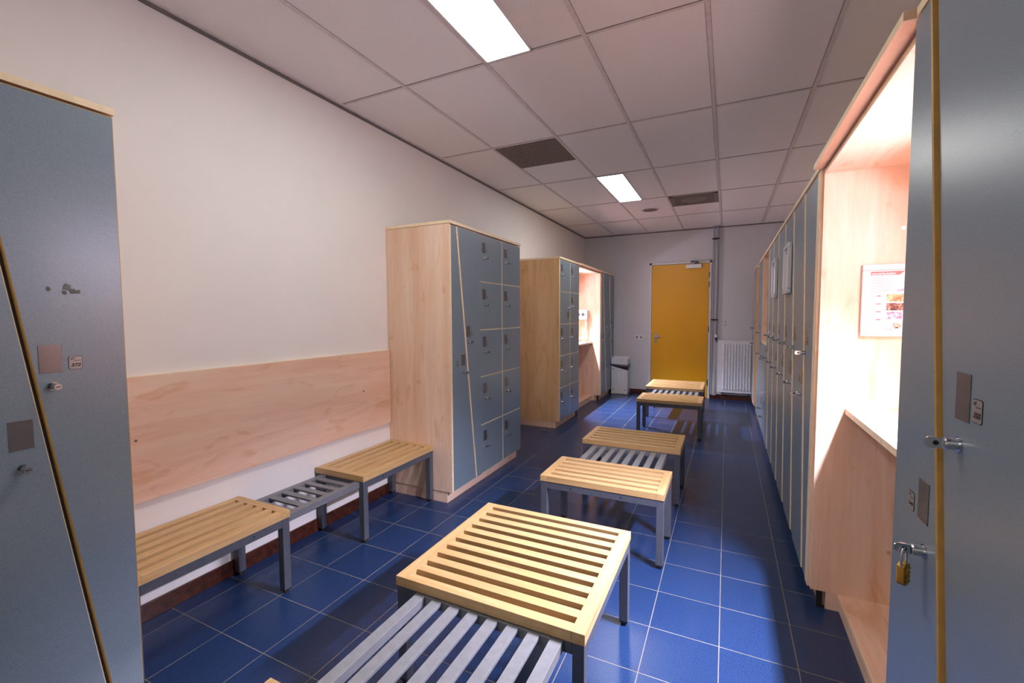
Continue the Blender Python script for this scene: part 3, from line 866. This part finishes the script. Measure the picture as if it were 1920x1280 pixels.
for v in (.42, .55, .68, .81): g.prism([PQ(.13, v - .002), PQ(.20, v - .002), PQ(.18, v + .014), PQ(.13, v + .014)], (0, .0008, 0))
for v in (.42, .57, .71): g.prism([PQ(.74, v - .002), PQ(.81, v - .002), PQ(.79, v + .012), PQ(.74, v + .012)], (0, .0008, 0))
obj('arrow_marks', g, 'poster_red', ps)
obj('photo', q(MB(), .27, .51, .40, .52), 'photo_a', ps)
obj('photo', q(MB(), .27, .51, .545, .665), 'photo_b', ps)
obj('photo', q(MB(), .28, .50, .69, .81), 'photo_c', ps)
def blob(pts_uv): return [PQ(u, v, yq) for u, v in pts_uv]
g = MB()
g.prism(blob([(.40, .33), (.43, .30), (.50, .31), (.56, .25), (.60, .20), (.66, .19), (.68, .25), (.62, .30), (.55, .345), (.47, .35), (.42, .36)]), (0, .0008, 0))
g.prism(blob([(.52, .15), (.58, .10), (.62, .05), (.63, .10), (.58, .15), (.53, .18)]), (0, .0008, 0))
g.prism(blob([(.75, .12), (.80, .10), (.84, .13), (.80, .16), (.76, .15)]), (0, .0008, 0))
g.prism(blob([(.20, .975), (.34, .95), (.44, .94), (.46, .96), (.36, .985), (.22, .985)]), (0, .0008, 0))
obj('figure_print', g, 'photo_c', ps)
g = MB()
g.prism(blob([(.57, .20), (.62, .15), (.68, .17), (.69, .23), (.64, .26), (.59, .25)]), (0, .0008, 0))
g.prism(blob([(.50, .21), (.52, .18), (.55, .20), (.53, .24)]), (0, .0008, 0))
g.prism(blob([(.36, .90), (.40, .87), (.48, .88), (.50, .93), (.44, .96), (.38, .94)]), (0, .0008, 0))
g.prism(blob([(.54, .98), (.60, .93), (.63, .89), (.70, .87), (.75, .88), (.80, .84), (.88, .85), (.88, .985)]), (0, .0008, 0))
obj('figure_print', g, 'photo_d', ps)
# screws in the near niche's side panel
nich = [o for o in COL.objects if o.name == 'dressing_niche'][0]
for x, z in ((.70, 1.83), (.70, .34)):
    obj('screw', MB().cyl((x, YP - .0035, z), (x, YP + .001, z), .0075, seg=14), 'chrome', nich)

# brass combination padlock on 349's hasp
LK = Vector((XFR - .0075 - .0335, 1.183, .950))
pk = thing('padlock', 'brass combination padlock hanging from the lock of door 349', 'padlock', tuple(LK))

# ------------------------------------------------------------------ benches
ZT, TW, TM = .44, .038, .042
def seat(t, x0, x1, y0, y1, along, n, legs='all'):
    """slatted wooden seat on a steel frame with four legs"""
    g = MB(); m_ = 'beech_' + along
    rw = .047; zt, zb = ZT, ZT - TW
    gaps = n - 1
    rails = []
    if along == 'x':
        rails = [MB().box(x0, x0 + rw, y0, y1, zb, zt), MB().box(x1 - rw, x1, y0, y1, zb, zt)]
        gp = .031; sw = (y1 - y0 - gaps * gp) / n
        for k in range(n):
            a = y0 + k * (sw + gp)
            g.box(x0 + rw, x1 - rw, a, a + sw, zb + (0 if k in (0, n - 1) else .006), zt)
    else:
        rails = [MB().box(x0, x1, y0, y0 + rw, zb, zt), MB().box(x0, x1, y1 - rw, y1, zb, zt)]
        gp = .034; sw = (x1 - x0 - gaps * gp) / n
        for k in range(n):
            a = x0 + k * (sw + gp)
            g.box(a, a + sw, y0 + rw, y1 - rw, zb + (0 if k in (0, n - 1) else .006), zt)
    s_ = obj('slatted_seat', g, m_, t, bevel=.0015)
    for r_ in rails: obj('end_rail', r_, 'beech_y' if along == 'x' else 'beech_x', s_, bevel=.0015)
    i = .003; L = .04; z1 = zb - .0005; z0 = z1 - TM
    f = MB()
    f.box(x0 + i + L, x1 - i - L, y0 + i, y0 + i + .03, z0, z1).box(x0 + i + L, x1 - i - L, y1 - i - .03, y1 - i, z0, z1)
    f.box(x0 + i, x0 + i + .03, y0 + i + L, y1 - i - L, z0, z1).box(x1 - i - .03, x1 - i, y0 + i + L, y1 - i - L, z0, z1)
    if y1 - y0 > .6 and along == 'x': f.box(x0 + i + .03, x1 - i - .03, (y0 + y1) / 2 - .015, (y0 + y1) / 2 + .015, z0 + .01, z1)
    fr = obj('steel_frame', f, 'metal_grey', t, bevel=.0015)
    b = MB()
    if along == 'x':
        for fx in (.27, .68):
            xx = x0 + (x1 - x0) * fx
            b.cyl((xx, y0 + i - .0015, z1 - .02), (xx, y0 + i + .001, z1 - .02), .005, seg=10)
    else:
        for fy in (.25, .72):
            yy = y0 + (y1 - y0) * fy
            b.cyl((x1 - i - .001, yy, z1 - .02), (x1 - i + .0015, yy, z1 - .02), .005, seg=10)
    obj('bolts', b, 'chrome', fr)
    for lx in (x0 + i, x1 - i - L):
        for ly in (y0 + i, y1 - i - L):
            lg = obj('leg', MB().box(lx, lx + L, ly, ly + L, .022, z1), 'metal_grey', t, bevel=.002)
            cx, cy2 = lx + L / 2, ly + L / 2
            fb = MB().box(cx - .018, cx + .018, cy2 - .018, cy2 + .018, .014, .0222).cyl((cx, cy2, 0), (cx, cy2, .0145), .014, .012)
            obj('foot', fb, 'black', lg)

def rack(t, x0, x1, y0, y1, along, n, mat):
    g = MB(); z1 = ZT - TW - .004; z0 = z1 - .036; rw = .042
    g.box(x0, x0 + rw, y0, y1, z0, z1).box(x1 - rw, x1, y0, y1, z0, z1)
    g.box(x0 + rw, x1 - rw, y0, y0 + .03, z0, z1).box(x0 + rw, x1 - rw, y1 - .03, y1, z0, z1)
    if along == 'y':
        wd = x1 - x0 - 2 * rw; gp = wd / (n * 1.15 + n + 1); sw = gp * 1.15
        for k in range(n):
            a = x0 + rw + gp + k * (gp + sw); g.box(a, a + sw, y0 + .03, y1 - .03, z1 - .012, z1 - .0005)
    else:
        wd = y1 - y0 - .06; gp = wd / (2 * n + 1)
        for k in range(n):
            a = y0 + .03 + gp * (1 + 2 * k); g.box(x0 + rw, x1 - rw, a, a + gp, z1 - .012, z1 - .001)
    obj('steel_rack', g, mat, t, bevel=.0015)

b = thing('bench', 'wooden slatted bench with grey middle rack along the left wall under the board', 'bench', (-2.25, 1.8, 0))
seat(b, XL + .014, -2.04, .83, 1.535, 'y', 6); seat(b, XL + .014, -2.04, 2.055, 2.797, 'y', 6); rack(b, XL + .06, -2.075, 1.50, 2.09, 'x', 6, 'rack_dark')
b = thing('bench', 'nearest middle bench with the large square wooden seat and light grey steel rack', 'bench', (-.76, 1.2, 0), 'benches down the middle of the room')
seat(b, -1.14, -.382, 1.307, 2.055, 'x', 11); rack(b, -1.04, -.455, .76, 1.33, 'y', 6, 'rack_grey'); seat(b, -1.13, -.375, .33, .772, 'x', 6)
b = thing('bench', 'second middle bench with two short wooden seats joined by a grey rack', 'bench', (-.67, 3.2, 0), 'benches down the middle of the room')
seat(b, -1.045, -.295, 2.56, 2.975, 'x', 6); rack(b, -.955, -.385, 2.95, 3.50, 'y', 6, 'rack_grey'); seat(b, -1.045, -.290, 3.475, 3.93, 'x', 6)
b = thing('bench', 'farthest middle bench standing before the yellow door', 'bench', (-.65, 6.3, 0), 'benches down the middle of the room')
seat(b, -.965, -.235, 5.44, 5.90, 'x', 6); rack(b, -.90, -.32, 5.88, 6.49, 'y', 6, 'rack_grey'); seat(b, -1.02, -.27, 6.46, 7.20, 'x', 11)

# padlock parts
g = MB(); c = LK
zt_ = c.z - .006
g.tube([(c.x - .011, c.y, zt_ - .03), (c.x - .011, c.y, zt_ - .004), (c.x - .008, c.y, zt_ + .005), (c.x, c.y, zt_ + .009), (c.x + .008, c.y, zt_ + .005), (c.x + .011, c.y, zt_ - .004), (c.x + .011, c.y, zt_ - .03)], .0024, 10)
obj('shackle', g, 'chrome', pk, smooth=True)
bw, bh, bd = .0125, .046, .0070
zb_ = zt_ - .024
g = MB().prism([(c.x - bw, c.y - bd, zb_ - .004), (c.x - bw + .005, c.y - bd, zb_), (c.x + bw - .005, c.y - bd, zb_), (c.x + bw, c.y - bd, zb_ - .004),
                (c.x + bw, c.y - bd, zb_ - bh + .005), (c.x + bw - .006, c.y - bd, zb_ - bh), (c.x - bw + .006, c.y - bd, zb_ - bh), (c.x - bw, c.y - bd, zb_ - bh + .005)], (0, 2 * bd, 0))
obj('body', g, 'brass', pk, bevel=.001)
g = MB()
for k in range(4):
    z = zb_ - .009 - k * .0095
    g.cyl((c.x - .008, c.y - bd + .001, z), (c.x + .008, c.y - bd + .001, z), .0036, seg=12)
obj('number_wheels', g, 'brass', pk, smooth=True)
pk.rotation_euler = (0, 0, math.radians(52))

# little dark scrap on the floor between the left blocks
g = MB().box(-2.06, -2.0, 5.08, 5.12, 0, .012).box(-2.02, -1.965, 5.10, 5.13, 0, .006).box(-2.09, -2.03, 5.13, 5.16, 0, .01)
tag(obj('floor_scrap', g, 'metal_grey', bevel=.002), 'small dark scrap on the floor between the two left locker blocks', 'scrap')
